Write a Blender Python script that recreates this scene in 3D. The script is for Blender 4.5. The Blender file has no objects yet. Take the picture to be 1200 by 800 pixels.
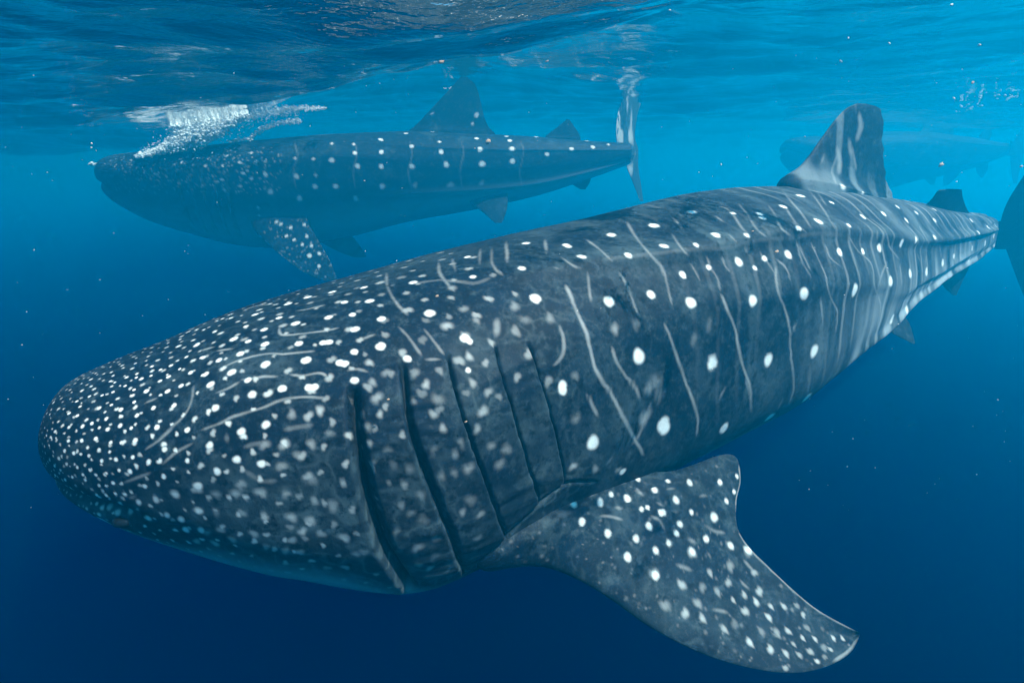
import bpy, math, random
import numpy as np

# ------------------------------------------------------------------ camera, sky, sun, exposure
SC = bpy.context.scene
COL = SC.collection
FPX, PITCH = 620.0, math.radians(18.0)          # focal length in pixels of a 1200 px wide picture, camera tilt down
cam_data = bpy.data.cameras.new('camera')
cam_data.sensor_width = 36.0
cam_data.lens = 36.0 * FPX / 1200.0
cam_data.clip_start, cam_data.clip_end = 0.02, 2000.0
cam = bpy.data.objects.new('camera', cam_data)
COL.objects.link(cam)
cam.location = (0, 0, 0)
cam.rotation_euler = (math.pi / 2 - PITCH, 0, 0)
SC.camera = cam

SUN_DIR = np.array([0.47, -0.15, 0.87]); SUN_DIR /= np.linalg.norm(SUN_DIR)    # towards the sun
world = bpy.data.worlds.new('World'); SC.world = world; world.use_nodes = True
wn = world.node_tree.nodes; wl = world.node_tree.links
wn.clear()
w_out = wn.new('ShaderNodeOutputWorld'); w_bg = wn.new('ShaderNodeBackground'); w_sky = wn.new('ShaderNodeTexSky')
w_sky.sky_type = 'NISHITA'; w_sky.sun_disc = False
w_sky.sun_elevation = math.asin(SUN_DIR[2]); w_sky.sun_rotation = math.atan2(SUN_DIR[0], SUN_DIR[1])
w_bg.inputs['Strength'].default_value = 0.07
wl.new(w_sky.outputs[0], w_bg.inputs[0]); wl.new(w_bg.outputs[0], w_out.inputs[0])
sun_data = bpy.data.lights.new('sun', 'SUN'); sun_data.energy = 5.0; sun_data.angle = math.radians(0.5); sun_data.color = (1.0, 0.97, 0.92)
sun = bpy.data.objects.new('sun', sun_data); COL.objects.link(sun)
el, az = math.asin(SUN_DIR[2]), math.atan2(SUN_DIR[0], -SUN_DIR[1])
sun.rotation_euler = (math.pi / 2 - el, 0, az)
sun.location = (6, -3, 12)
SC.view_settings.view_transform = 'Standard'; SC.view_settings.look = 'None'
SC.view_settings.exposure = 1.4; SC.view_settings.gamma = 1.0; SC.view_settings.use_curve_mapping = False
SC.cycles.use_denoising = True
SC.cycles.max_bounces = 8; SC.cycles.volume_bounces = 2; SC.cycles.transparent_max_bounces = 12

# ------------------------------------------------------------------ small helpers
CP, SP = math.cos(PITCH), math.sin(PITCH)
rng = np.random.default_rng(7)

def project(p):
    d = p[..., 1] * CP - p[..., 2] * SP
    v = p[..., 1] * SP + p[..., 2] * CP
    return 600 + FPX * p[..., 0] / d, 400 - FPX * v / d, d

def ray(px, py):
    x, v = (px - 600) / FPX, (400 - py) / FPX
    return np.array([x, CP + v * SP, -SP + v * CP])          # times camera depth = world point

def unproject(px, py, depth): return ray(px, py) * depth

def tag(o, label=None, cat=None, group=None, kind=None):
    if label: o['label'] = label
    if cat: o['category'] = cat
    if group: o['group'] = group
    if kind: o['kind'] = kind
    return o

def empty(name, loc):
    o = bpy.data.objects.new(name, None); COL.objects.link(o); o.location = tuple(loc); o.empty_display_size = 0.2
    return o

def mesh_obj(name, verts, faces, mat, parent=None, smooth=True, attrs=None):
    """verts (n,3) and quads/tris (m,k) as numpy arrays -> one mesh object"""
    verts = np.asarray(verts, np.float32); faces = np.asarray(faces, np.int32)
    me = bpy.data.meshes.new(name)
    k = faces.shape[1]
    me.vertices.add(len(verts)); me.vertices.foreach_set('co', verts.ravel())
    me.loops.add(faces.size); me.loops.foreach_set('vertex_index', faces.ravel())
    me.polygons.add(len(faces)); me.polygons.foreach_set('loop_start', np.arange(0, faces.size, k, dtype=np.int32))
    me.update(calc_edges=True)
    me.polygons.foreach_set('use_smooth', np.full(len(faces), smooth))
    for n, a in (attrs or {}).items():
        at = me.attributes.new(n, 'FLOAT', 'POINT'); at.data.foreach_set('value', np.asarray(a, np.float32).ravel())
    me.materials.append(mat)
    me.validate()
    o = bpy.data.objects.new(name, me); COL.objects.link(o)
    if parent:
        o.parent = parent
        o.matrix_parent_inverse = parent.matrix_world.inverted() if False else o.matrix_parent_inverse
        o.location = tuple(-c for c in parent.location)
    return o

def material(name):
    m = bpy.data.materials.new(name); m.use_nodes = True
    m.node_tree.nodes.clear()
    return m, m.node_tree.nodes, m.node_tree.links

def pchip(xk, yk, x):
    xk, yk = np.asarray(xk, float), np.asarray(yk, float)
    h = np.diff(xk); d = np.diff(yk) / h
    m = np.zeros_like(yk)
    for i in range(1, len(xk) - 1):
        if d[i - 1] * d[i] > 0:
            w1, w2 = 2 * h[i] + h[i - 1], h[i] + 2 * h[i - 1]
            m[i] = (w1 + w2) / (w1 / d[i - 1] + w2 / d[i])
    m[0], m[-1] = d[0], d[-1]
    i = np.clip(np.searchsorted(xk, x) - 1, 0, len(xk) - 2); t = (x - xk[i]) / h[i]
    return (1 + 2*t)*(1 - t)**2*yk[i] + t*(1 - t)**2*h[i]*m[i] + t*t*(3 - 2*t)*yk[i+1] + t*t*(t - 1)*h[i]*m[i+1]

def smooth(a, b, x):
    t = np.clip((x - a) / (b - a), 0, 1); return t * t * (3 - 2 * t)

def vnoise(p, seed=0):
    """smooth value noise of (n,3) points, about -1..1"""
    i = np.floor(p).astype(np.int64); f = p - i; f = f * f * (3 - 2 * f)
    out = np.zeros(len(p))
    for dx in (0, 1):
        for dy in (0, 1):
            for dz in (0, 1):
                q = i + (dx, dy, dz)
                h = (q[:, 0] * 374761393 + q[:, 1] * 668265263 + q[:, 2] * 2147483647 + seed * 1274126177) & 0xffffffff
                h = ((h ^ (h >> 13)) * 1274126177) & 0xffffffff
                h = (h ^ (h >> 16)) & 0xffff
                w = (f[:, 0] if dx else 1 - f[:, 0]) * (f[:, 1] if dy else 1 - f[:, 1]) * (f[:, 2] if dz else 1 - f[:, 2])
                out += w * (h / 32767.5 - 1)
    return out

# ------------------------------------------------------------------ materials
def skin_material(name, dark, pale, spot):
    m, n, l = material(name)
    out = n.new('ShaderNodeOutputMaterial'); b = n.new('ShaderNodeBsdfPrincipled')
    co = n.new('ShaderNodeTexCoord')
    def attr(a):
        x = n.new('ShaderNodeAttribute'); x.attribute_name = a; return x.outputs['Fac']
    def noise(scale, detail=4, rough=.6):
        x = n.new('ShaderNodeTexNoise'); x.inputs['Scale'].default_value = scale; x.inputs['Detail'].default_value = detail
        x.inputs['Roughness'].default_value = rough; l.new(co.outputs['Object'], x.inputs['Vector']); return x.outputs['Fac']
    def rmp(src, a, c):
        x = n.new('ShaderNodeMapRange'); x.inputs['From Min'].default_value = a; x.inputs['From Max'].default_value = c
        l.new(src, x.inputs['Value']); return x.outputs['Result']
    def rmp2(src, a, c, lo, hi):
        x = n.new('ShaderNodeMapRange'); x.inputs['From Min'].default_value = a; x.inputs['From Max'].default_value = c
        x.inputs['To Min'].default_value = lo; x.inputs['To Max'].default_value = hi
        l.new(src, x.inputs['Value']); return x.outputs['Result']
    def mix(f, a, c):
        x = n.new('ShaderNodeMix'); x.data_type = 'RGBA'
        for s, v in ((x.inputs[0], f), (x.inputs[6], a), (x.inputs[7], c)):
            if hasattr(v, 'is_linked'): l.new(v, s)
            else: s.default_value = v if not isinstance(v, tuple) else (*v, 1)
        return x.outputs[2]
    def mul(a, k):
        x = n.new('ShaderNodeMath'); x.operation = 'MULTIPLY'; l.new(a, x.inputs[0])
        if hasattr(k, 'is_linked'): l.new(k, x.inputs[1])
        else: x.inputs[1].default_value = k
        return x.outputs[0]
    grey = (0.070, 0.104, 0.116)
    c = mix(rmp(noise(7, 5, .65), .35, .75), dark, tuple(2.0 * v for v in dark))
    c = mix(mul(rmp(noise(3.8, 7, .72), .53, .66), .32), c, grey)            # pale clouds
    c = mix(mul(rmp(noise(20, 7, .80), .53, .64), .36), c, grey)             # blotches
    c = mix(mul(rmp(noise(70, 4, .75), .54, .65), .22), c, grey)             # fine speckle
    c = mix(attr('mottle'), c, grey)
    c = mix(mul(rmp(noise(30, 5, .75), .52, .62), .80), c, tuple(.8 * v for v in dark))     # small dark gaps
    c = mix(attr('belly'), c, pale)
    c = mix(mul(attr('pattern'), rmp2(noise(38, 5, .7), .30, .62, .80, 1.0)), c, spot)
    c = mix(attr('slit'), c, (0.006, 0.008, 0.010))
    l.new(c, b.inputs['Base Color'])
    b.inputs['Roughness'].default_value = 0.62; b.inputs['Specular IOR Level'].default_value = 0.12
    bp = n.new('ShaderNodeBump'); bp.inputs['Strength'].default_value = 0.35; bp.inputs['Distance'].default_value = 0.006
    l.new(noise(60, 6, .7), bp.inputs['Height']); l.new(bp.outputs[0], b.inputs['Normal'])
    l.new(b.outputs[0], out.inputs[0])
    return m

SKIN = skin_material('whale_shark_skin', (0.0010, 0.0062, 0.0140), (0.34, 0.38, 0.40), (0.90, 0.91, 0.86))

def plain(name, colour, rough=.5, spec=.3, bump=0, scale=40):
    m, n, l = material(name)
    out = n.new('ShaderNodeOutputMaterial'); b = n.new('ShaderNodeBsdfPrincipled')
    co = n.new('ShaderNodeTexCoord'); nz = n.new('ShaderNodeTexNoise'); nz.inputs['Scale'].default_value = scale; nz.inputs['Detail'].default_value = 4
    l.new(co.outputs['Object'], nz.inputs['Vector'])
    rp = n.new('ShaderNodeValToRGB'); rp.color_ramp.elements[0].position = .3; rp.color_ramp.elements[1].position = .75
    rp.color_ramp.elements[0].color = tuple(c * .7 for c in colour) + (1,); rp.color_ramp.elements[1].color = tuple(colour) + (1,)
    l.new(nz.outputs['Fac'], rp.inputs[0]); l.new(rp.outputs[0], b.inputs['Base Color'])
    b.inputs['Roughness'].default_value = rough; b.inputs['Specular IOR Level'].default_value = spec
    if bump:
        bp = n.new('ShaderNodeBump'); bp.inputs['Strength'].default_value = bump; bp.inputs['Distance'].default_value = .01
        l.new(nz.outputs['Fac'], bp.inputs['Height']); l.new(bp.outputs[0], b.inputs['Normal'])
    l.new(b.outputs[0], out.inputs[0]); return m

EYE = plain('eye_black', (0.006, 0.007, 0.008), .25, .15)
LID = plain('eyelid_pale', (0.42, 0.44, 0.42), .5, .2)
FOAM = plain('foam_white', (0.85, 0.87, 0.87), .7, .2, .3, 30)
FLECK_O = plain('fleck_tan', (0.62, 0.40, 0.27), .6, .2)
FLECK_W = plain('fleck_white', (0.80, 0.80, 0.74), .6, .2)

# ------------------------------------------------------------------ water: the body of water and its wavy surface
def build_water():
    m, n, l = material('sea_water')
    out = n.new('ShaderNodeOutputMaterial')
    def scat(col, dens, g):
        s = n.new('ShaderNodeVolumeScatter'); s.inputs['Color'].default_value = (*col, 1); s.inputs['Density'].default_value = dens
        s.inputs['Anisotropy'].default_value = g; return s
    def absb(sig):
        a = n.new('ShaderNodeVolumeAbsorption'); d = max(sig); a.inputs['Density'].default_value = d
        a.inputs['Color'].default_value = tuple(1 - v / d for v in sig) + (1,); return a
    def add(*sh):
        r = sh[0].outputs[0]
        for q in sh[1:]:
            x = n.new('ShaderNodeAddShader'); l.new(r, x.inputs[0]); l.new(q.outputs[0], x.inputs[1]); r = x.outputs[0]
        return r
    def box(name, x0, x1, y0, y1, z0, z1):
        v = [(x0,y0,z0),(x1,y0,z0),(x1,y1,z0),(x0,y1,z0),(x0,y0,z1),(x1,y0,z1),(x1,y1,z1),(x0,y1,z1)]
        fc = [(3,2,1,0),(4,5,6,7),(0,1,5,4),(1,2,6,5),(2,3,7,6),(3,0,4,7)]
        return mesh_obj(name, v, fc, m, smooth=False)
    # the open sea: clear blue water that scatters evenly and swallows red first
    l.new(add(scat((0.0, 0.10, 1.0), *WATER_A), absb(WATER_ABS)), out.inputs['Volume'])
    tag(box('water', -160, 160, -90, 220, -120, 2.2), kind='structure')
    # the sunlit top layer, full of fine plankton that scatters light forward
    m, n, l = material('plankton_layer'); out = n.new('ShaderNodeOutputMaterial')
    l.new(add(scat((0.0, 0.60, 1.0), *WATER_B), absb(LAYER_ABS)), out.inputs['Volume'])
    tag(box('haze', -158, 158, -88, 218, LAYER_Z, 2.1), kind='stuff')

WATER_A, WATER_ABS = (0.0008, 0.0), (0.090, 0.036, 0.009)
WATER_B, LAYER_ABS, LAYER_Z = (0.115, 0.58), (0.040, 0.008, 0.000), -1.4

def surface_height(x, y):
    h = 0.90 - 0.52 * smooth(-2.9, -0.6, -.8 * x - .6 * y) * smooth(30, 12, np.hypot(x, y))    # a swell front running across the view
    for amp, wl, ang, ph in WAVES:
        k = 2 * math.pi / wl
        t = k * (x * math.cos(ang) + y * math.sin(ang)) + ph
        h = h + amp * (np.sin(t) + .25 * np.sin(2 * t + 1.3))
    return h
_r = random.Random(5)
WAVES = []
for wl_, a_ in ((9, .030), (6.3, .028), (4.1, .026), (2.9, .022), (2.1, .017), (1.5, .013), (1.1, .012), (.8, .0100), (.55, .0072), (.4, .0052), (.3, .0036)):
    for _k in range(2):
        WAVES.append((a_ * _r.uniform(.6, 1.1), wl_ * _r.uniform(.85, 1.15), _r.gauss(1.25, .55), _r.uniform(0, 6.28)))

def build_surface():
    m, n, l = material('water_surface')
    out = n.new('ShaderNodeOutputMaterial')
    fr = n.new('ShaderNodeFresnel'); fr.inputs['IOR'].default_value = 1.333
    gl = n.new('ShaderNodeBsdfGlossy'); gl.inputs['Roughness'].default_value = 0.03; gl.inputs['Color'].default_value = (.97, .98, .98, 1)
    tr = n.new('ShaderNodeBsdfTransparent'); mx = n.new('ShaderNodeMixShader')
    co = n.new('ShaderNodeTexCoord'); nz = n.new('ShaderNodeTexNoise'); nz.inputs['Scale'].default_value = 5.0; nz.inputs['Detail'].default_value = 5
    mp = n.new('ShaderNodeMapping'); mp.inputs['Rotation'].default_value = (0, 0, .3); mp.inputs['Scale'].default_value = (.7, 1.6, 1)
    l.new(co.outputs['Object'], mp.inputs[0]); l.new(mp.outputs[0], nz.inputs['Vector'])
    bp = n.new('ShaderNodeBump'); bp.inputs['Strength'].default_value = 0.8; bp.inputs['Distance'].default_value = 0.03
    l.new(nz.outputs['Fac'], bp.inputs['Height'])
    for s in (fr, gl): l.new(bp.outputs[0], s.inputs['Normal'])
    l.new(fr.outputs[0], mx.inputs[0]); l.new(tr.outputs[0], mx.inputs[1]); l.new(gl.outputs[0], mx.inputs[2]); l.new(mx.outputs[0], out.inputs[0])
    u = np.linspace(-1, 1, 481); x = 9 * u + 111 * np.sign(u) * np.abs(u) ** 5
    w = np.linspace(0, 1, 541); y = -6 + 22 * w + 154 * w ** 6
    X, Y = np.meshgrid(x, y)
    far = smooth(60, 20, np.hypot(X, Y))
    Z = .9 + (surface_height(X, Y) - .9) * (.25 + .75 * far)
    nx, ny = len(x), len(y)
    i = np.arange(nx * ny).reshape(ny, nx)
    F = np.stack([i[:-1, :-1], i[:-1, 1:], i[1:, 1:], i[1:, :-1]], -1).reshape(-1, 4)
    o = mesh_obj('water_surface', np.stack([X, Y, Z], -1).reshape(-1, 3), F, m)
    tag(o, kind='structure')

build_water()
build_surface()

# ------------------------------------------------------------------ whale sharks
SK = np.array([0, .012, .035, .07, .12, .18, .25, .35, .45, .55, .65, .73, .80])

class Shark:
    """pose and cross sections; phi 0 = left flank, pi/2 = back, -pi/2 = belly"""
    def __init__(self, tl, nose, yaw, pitch, roll, bend, w, t, b, nu=2.2, nl=2.7):
        self.tl, self.nose, self.bend, self.nu, self.nl = tl, np.array(nose, float), bend, nu, nl
        self.w, self.t, self.b = (np.array([0] + list(q)) for q in (w, t, b))
        cy, sy, cp, sp = math.cos(yaw), math.sin(yaw), math.cos(pitch), math.sin(pitch)
        back = np.array([cy * cp, sy * cp, sp]); left = np.array([sy, -cy, 0.0]); up = np.cross(back, left)
        if up[2] < 0: up = -up
        c, s = math.cos(roll), math.sin(roll)
        self.back, self.left, self.up = back, left * c + up * s, up * c - left * s
    def prof(self, k, s): return pchip(np.sqrt(SK), k, np.sqrt(s)) * self.tl
    def section(self, s, ph):
        w, t, b = self.prof(self.w, s), self.prof(self.t, s), self.prof(self.b, s)
        c, sn = np.cos(ph), np.sin(ph)
        n = np.where(sn >= 0, self.nu, self.nl)
        X = w * np.sign(c) * np.abs(c) ** (2 / n)
        Z = np.where(sn >= 0, t, b) * np.sign(sn) * np.abs(sn) ** (2 / n)
        return X, Z
    def world(self, a, x, z):
        x = x + self.bend * self.tl * np.clip(a / self.tl - .45, 0, 1) ** 2
        return self.nose + a[..., None] * self.back + x[..., None] * self.left + z[..., None] * self.up
    def at(self, s, ph):
        s, ph = np.asarray(s, float), np.asarray(ph, float)
        X, Z = self.section(s, ph); return self.world(s * self.tl, X, Z)

def grid_normals(V):
    du = np.gradient(V, axis=0); dv = np.empty_like(V)
    dv[:, 1:-1] = V[:, 2:] - V[:, :-2]; dv[:, 0] = V[:, 1] - V[:, -1]; dv[:, -1] = V[:, 0] - V[:, -2]
    n = np.cross(du, dv); n /= np.linalg.norm(n, axis=-1, keepdims=True) + 1e-12
    return n

LINE_GAIN = .54
class Canvas:
    """finds the grid vertex under a pixel of the photograph and stamps marks around it, in metres along the skin"""
    gain = 1.0
    def __init__(self, V, N, visible_only=True):
        self.V, self.shape = V, V.shape[:2]
        u, v, d = project(V); self.depth = d
        face = ((V * N).sum(-1) < 0).ravel()
        self.facing = face.reshape(self.shape)
        idx = np.flatnonzero(face); uu, vv, dd = u.ravel()[idx], v.ravel()[idx], d.ravel()[idx]
        o = np.argsort(-dd); idx = idx[o]; ui = np.round(uu[o]).astype(int); vi = np.round(vv[o]).astype(int)
        ok = (ui >= 0) & (ui < 1400) & (vi >= 0) & (vi < 900)
        self.map = np.full((900, 1400), -1, np.int64); self.map[vi[ok], ui[ok]] = idx[ok]
        self.pattern = np.zeros(self.shape, np.float32); self.soft = np.zeros(self.shape, np.float32)
    def find(self, px, py, reach=7):
        x, y = int(round(px)), int(round(py))
        if not (0 <= x < 1400 and 0 <= y < 900): return None
        for r in range(reach):
            blk = self.map[max(0, y - r):y + r + 1, max(0, x - r):x + r + 1]
            g = blk[blk >= 0]
            if g.size: return divmod(int(g[g.size // 2]), self.shape[1])
        return None
    def stamp(self, ij, rad, inten=1.0, edge=.35, layer='pattern', wob=.12, max_cells=90, centre=None):
        i, j = ij; V = self.V; c = V[i, j] if centre is None else centre; ni, nj = self.shape
        R = rad * (1 + edge + wob)
        di = np.linalg.norm(V[min(i + 1, ni - 1), j] - V[max(i - 1, 0), j]) / 2 + 1e-6
        dj = np.linalg.norm(V[i, (j + 1) % nj] - V[i, j - 1]) / 2 + 1e-6
        a, b = int(min(max_cells, R / di * 1.5 + 2)), int(min(max_cells, R / dj * 1.5 + 2))
        I = np.arange(max(0, i - a), min(ni, i + a + 1)); J = np.arange(j - b, j + b + 1) % nj
        D = V[np.ix_(I, J)] - c; dist = np.linalg.norm(D, axis=-1)
        ang = np.arctan2(D[..., 2], D[..., 0] + D[..., 1] * .7)
        p1, p2 = rng.uniform(0, 6.28, 2)
        rr = rad * (1 + wob * .6 * np.sin(2 * ang + p1) + wob * .4 * np.sin(3 * ang + p2))
        val = inten * (1 - smooth(rr * (1 - edge), rr * (1 + edge), dist))
        L = self.pattern if layer == 'pattern' else self.soft
        L[np.ix_(I, J)] = np.maximum(L[np.ix_(I, J)], val)
    def spots(self, x0, y0, k, pts, r, inten=1.0, edge=.35, layer='pattern'):
        for p in pts:
            q = self.find(x0 + p[0] * k, y0 + p[1] * k)
            if q is None: continue
            rr = (p[2] if len(p) > 2 else r)
            if inten <= .7: self.stamp(q, rr * .85 * self.depth[q] / FPX, inten * rng.uniform(.3, .85), edge, layer, wob=.3); continue
            self.stamp(q, rr * self.gain * self.depth[q] / FPX, inten * (rng.uniform(.88, 1) if inten > .7 else rng.uniform(.35, 1.1)), edge, layer)
    def lines(self, x0, y0, k, polys, r=1.5, inten=.42, edge=.95, layer='pattern'):
        inten = inten * LINE_GAIN
        for poly in polys:
            P = np.array([q[:2] for q in poly], float) * k + (x0, y0)
            n = int(np.linalg.norm(np.diff(P, axis=0), axis=1).sum() / 1.0) + 4
            Q = curve(P, np.linspace(0, 1, n)) if len(P) > 2 else P[0] + (P[1] - P[0]) * np.linspace(0, 1, n)[:, None]
            G = [g for g in (self.find(*q) for q in Q) if g is not None]
            if len(G) < 3: continue
            C = np.array([self.V[g] for g in G]); w = min(4, (len(G) - 1) // 2)
            Cp = np.concatenate([C[:1]] * w + [C] + [C[-1:]] * w); C = np.stack([np.convolve(Cp[:, d], np.ones(2 * w + 1) / (2 * w + 1), 'valid') for d in range(3)], 1)
            ph, n = rng.uniform(0, 6), len(G)
            for m_, (g, c) in enumerate(zip(G, C)):
                taper = min(1, (m_ + 2) / 9, (n - m_ + 1) / 9)
                self.stamp(g, r * 1.02 * self.depth[g] / FPX * (.9 + .12 * math.sin(m_ * .11 + ph)) * (.5 + .5 * taper), inten * taper * (.85 + .15 * math.sin(m_ * .13 + ph)), edge, layer, wob=0, centre=c)

def mirror_pattern(A, ph, src_ok):
    """give the side away from the camera the mirror image of the side that was painted"""
    B = A.copy()
    order = np.argsort(ph); phs = ph[order]
    mir = np.where(ph >= 0, np.pi - ph, -np.pi - ph)                # left <-> right
    right = np.abs(ph) > np.pi / 2
    for i in range(A.shape[0]):
        m = np.interp(mir, phs, A[i][order], period=2 * np.pi)
        use = right & ~src_ok[i]
        B[i, use] = m[use]
    return B

def finish_body(name, V, attrs, mat, parent):
    ni, nj = V.shape[:2]
    i = np.arange(ni * nj).reshape(ni, nj); jn = np.roll(i, -1, axis=1)
    F = np.stack([i[:-1], jn[:-1], jn[1:], i[1:]], -1).reshape(-1, 4)
    # nose and tail are closed by the rings shrinking to (almost) a point
    tail = np.arange(nj); last = (ni - 1) * nj
    return mesh_obj(name, V.reshape(-1, 3), F[:, ::-1], mat, parent, True, {k: a.ravel() for k, a in attrs.items()})

def fin(name, shark_root, origin, ea, eb, lead, trail, thick, parent, mat, nv=40, nu=26, curl=0.0, paint=None, fillet=1.0, ragged=0.0):
    """closed blade: lead / trail are (a, b) edge points by rising b in the plane (ea, eb) at origin; thick = share of the chord"""
    en = np.cross(ea, eb); en /= np.linalg.norm(en)
    v = 1 - (1 - np.linspace(0, 1, nv)) ** 1.7
    LE, TE = curve(lead, v), curve(trail, v)
    if ragged:
        k = ragged * np.sin(np.clip(v, 0, 1) * np.pi) * (np.sin(v * 61) * .6 + np.sin(v * 107 + 1) * .4 + np.sin(v * 23))
        TE = TE + np.stack([k, k * .2], 1)
    u = (1 - np.cos(np.linspace(0, np.pi, nu))) / 2
    foil = (1.4845 * np.sqrt(u) - .63 * u - 1.758 * u**2 + 1.4215 * u**3 - .5180 * u**4)
    foil = np.maximum(foil, 0) ; foil[-1] = 0
    chord = np.maximum(np.linalg.norm(TE - LE, axis=1), 1e-4)
    bb = (LE[:, 1] + TE[:, 1]) / 2; b1 = bb[-1]
    th = thick * np.minimum(chord, chord[0] * 1.05) * (1 + fillet * np.exp(-np.maximum(bb, 0) / (.09 * b1 + 1e-6))) * (1 - .5 * v)
    up = np.concatenate([u, u[-2:0:-1]]); sg = np.concatenate([foil, -foil[-2:0:-1]])
    AB = LE[:, None, :] + (TE - LE)[:, None, :] * up[None, :, None]
    A, B = AB[..., 0], AB[..., 1]
    C = th[:, None] * sg[None] + curl * b1 * (np.sin(np.clip(B / b1, 0, 1) * np.pi) + .5 * np.sin(up[None] * np.pi) * np.clip(B / b1 * 4, 0, 1))
    V = origin + A[..., None] * ea + B[..., None] * eb + C[..., None] * en
    N = grid_normals(V)
    ctr = V.mean(axis=1, keepdims=True)
    if ((V - ctr) * N).sum() < 0: N = -N; flip = False
    else: flip = True
    at = {'pattern': np.zeros(V.shape[:2]), 'mottle': np.zeros(V.shape[:2]), 'belly': np.zeros(V.shape[:2]), 'slit': np.zeros(V.shape[:2])}
    if paint: paint(V, N, at, A, B)
    ni, nj = V.shape[:2]
    i = np.arange(ni * nj).reshape(ni, nj); jn = np.roll(i, -1, axis=1)
    F = np.stack([i[:-1], jn[:-1], jn[1:], i[1:]], -1).reshape(-1, 4)
    if flip: F = F[:, ::-1]
    return mesh_obj(name, V.reshape(-1, 3), F, mat, parent, True, at)

def curve(P, v):
    """smooth curve through the points, by share of its length"""
    P = np.array(P, float); d = np.concatenate([[0], np.cumsum(np.linalg.norm(np.diff(P, axis=0), axis=1))]); d /= d[-1]
    return np.stack([catmull(d, P[:, 0], v), catmull(d, P[:, 1], v)], 1)

def catmull(x, y, q):
    m = np.gradient(y, x); i = np.clip(np.searchsorted(x, q) - 1, 0, len(x) - 2); h = x[i + 1] - x[i]; t = (q - x[i]) / h
    return (1 + 2*t)*(1 - t)**2*y[i] + t*(1 - t)**2*h*m[i] + t*t*(3 - 2*t)*y[i+1] + t*t*(t - 1)*h*m[i+1]

def plane_coords(px_list, origin, ea, eb):
    """pixels of the photograph onto the plane of a fin -> (a, b) in metres"""
    en = np.cross(ea, eb); M = np.stack([ea, eb], 1); out = []
    for px, py in px_list:
        r = ray(px, py); t = (origin @ en) / (r @ en); out.append(tuple(np.linalg.lstsq(M, r * t - origin, rcond=None)[0]))
    return out

# ---- the large shark in front: profile fitted to its outline in the photograph
main = Shark(7.0, (-1.2059, 1.2163, -0.7056), 0.5168, 0.0462, 0.0727, -0.1508,
             (.0339, .0553, .0776, .0894, .0819, .0773, .0755, .0609, .0414, .0289, .0217, .0149),
             (.0229, .0338, .0407, .0480, .0562, .0626, .0702, .0657, .0527, .0377, .0251, .0172),
             (.0164, .0342, .0571, .0822, .0847, .0822, .0756, .0547, .0336, .0225, .0171, .0140), 2.2, 3.1)

GILLS = [[(408,452),(409,490),(415,530),(425,580),(440,630),(455,662),(478,692)],
         [(469,422),(472,470),(480,510),(492,550),(510,590),(525,625),(535,655),(543,672)],
         [(523,414),(527,440),(535,470),(546,505),(560,545),(573,580),(585,610),(593,632)],
         [(577,400),(584,430),(594,465),(606,505),(615,540),(625,570),(632,591)],
         [(618,402),(628,430),(640,470),(650,510),(657,540),(662,566)]]

def pix_grid(sh, n_s, n_vis, n_hid, lo=-1.62, hi=2.05):
    q = np.linspace(.002, math.sqrt(.80), 4000); s = q * q
    step = np.zeros(len(s) - 1)
    for ph in (-.9, -.3, .3, 1.0, 1.5):
        u, v, _ = project(sh.at(s, np.full_like(s, ph)))
        step = np.maximum(step, np.hypot(np.diff(u), np.diff(v)))
    step = np.maximum(step, step.max() * .02)
    c = np.concatenate([[0], np.cumsum(step)])
    S = np.interp(np.linspace(0, c[-1], n_s), c, s)
    ph = np.concatenate([np.linspace(lo, hi, n_vis, endpoint=False), np.linspace(hi, lo + 2 * math.pi, n_hid, endpoint=False)])
    ph = (ph + math.pi) % (2 * math.pi) - math.pi
    return S, ph

def body_grid(sh, S, ph):
    SS, PP = np.meshgrid(S, ph, indexing='ij')
    X, Z = sh.section(SS, PP)
    return SS, PP, X, Z

RIDGE_S = (.10, .14, .18, .22, .25, .29, .33, .37, .41, .49, .60, .80)
RIDGE_P = (1.2, 1.12, .95, .88, .79, .74, .72, .69, .61, .42, .30, .25)
def ridges(sh, SS, PP, X, Z, amp=.026):
    """the long keels on the back and flanks, strongest behind the head"""
    d = np.zeros_like(SS)
    ap = np.where(np.cos(PP) >= 0, PP, np.pi - PP); ap = (ap + np.pi) % (2 * np.pi) - np.pi
    r1 = np.interp(SS, RIDGE_S, RIDGE_P)
    fade = smooth(.12, .26, SS) * (1 - .6 * smooth(.70, .80, SS))
    d += np.exp(-((ap - r1) / np.where(ap > r1, .15, .075)) ** 2) * fade
    d += .55 * np.exp(-((ap - r1 + .48) / np.where(ap > r1 - .48, .15, .08)) ** 2) * smooth(.2, .34, SS) * (1 - smooth(.6, .75, SS))
    d += 1.2 * np.exp(-((ap + .50 + .22 * smooth(.4, .7, SS)) / .10) ** 2) * smooth(.36, .5, SS) * (1 - .5 * smooth(.7, .8, SS))
    d += .6 * np.exp(-((ap - np.pi / 2) / .10) ** 2) * smooth(.2, .4, SS)
    return d * amp * sh.tl / 7

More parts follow.
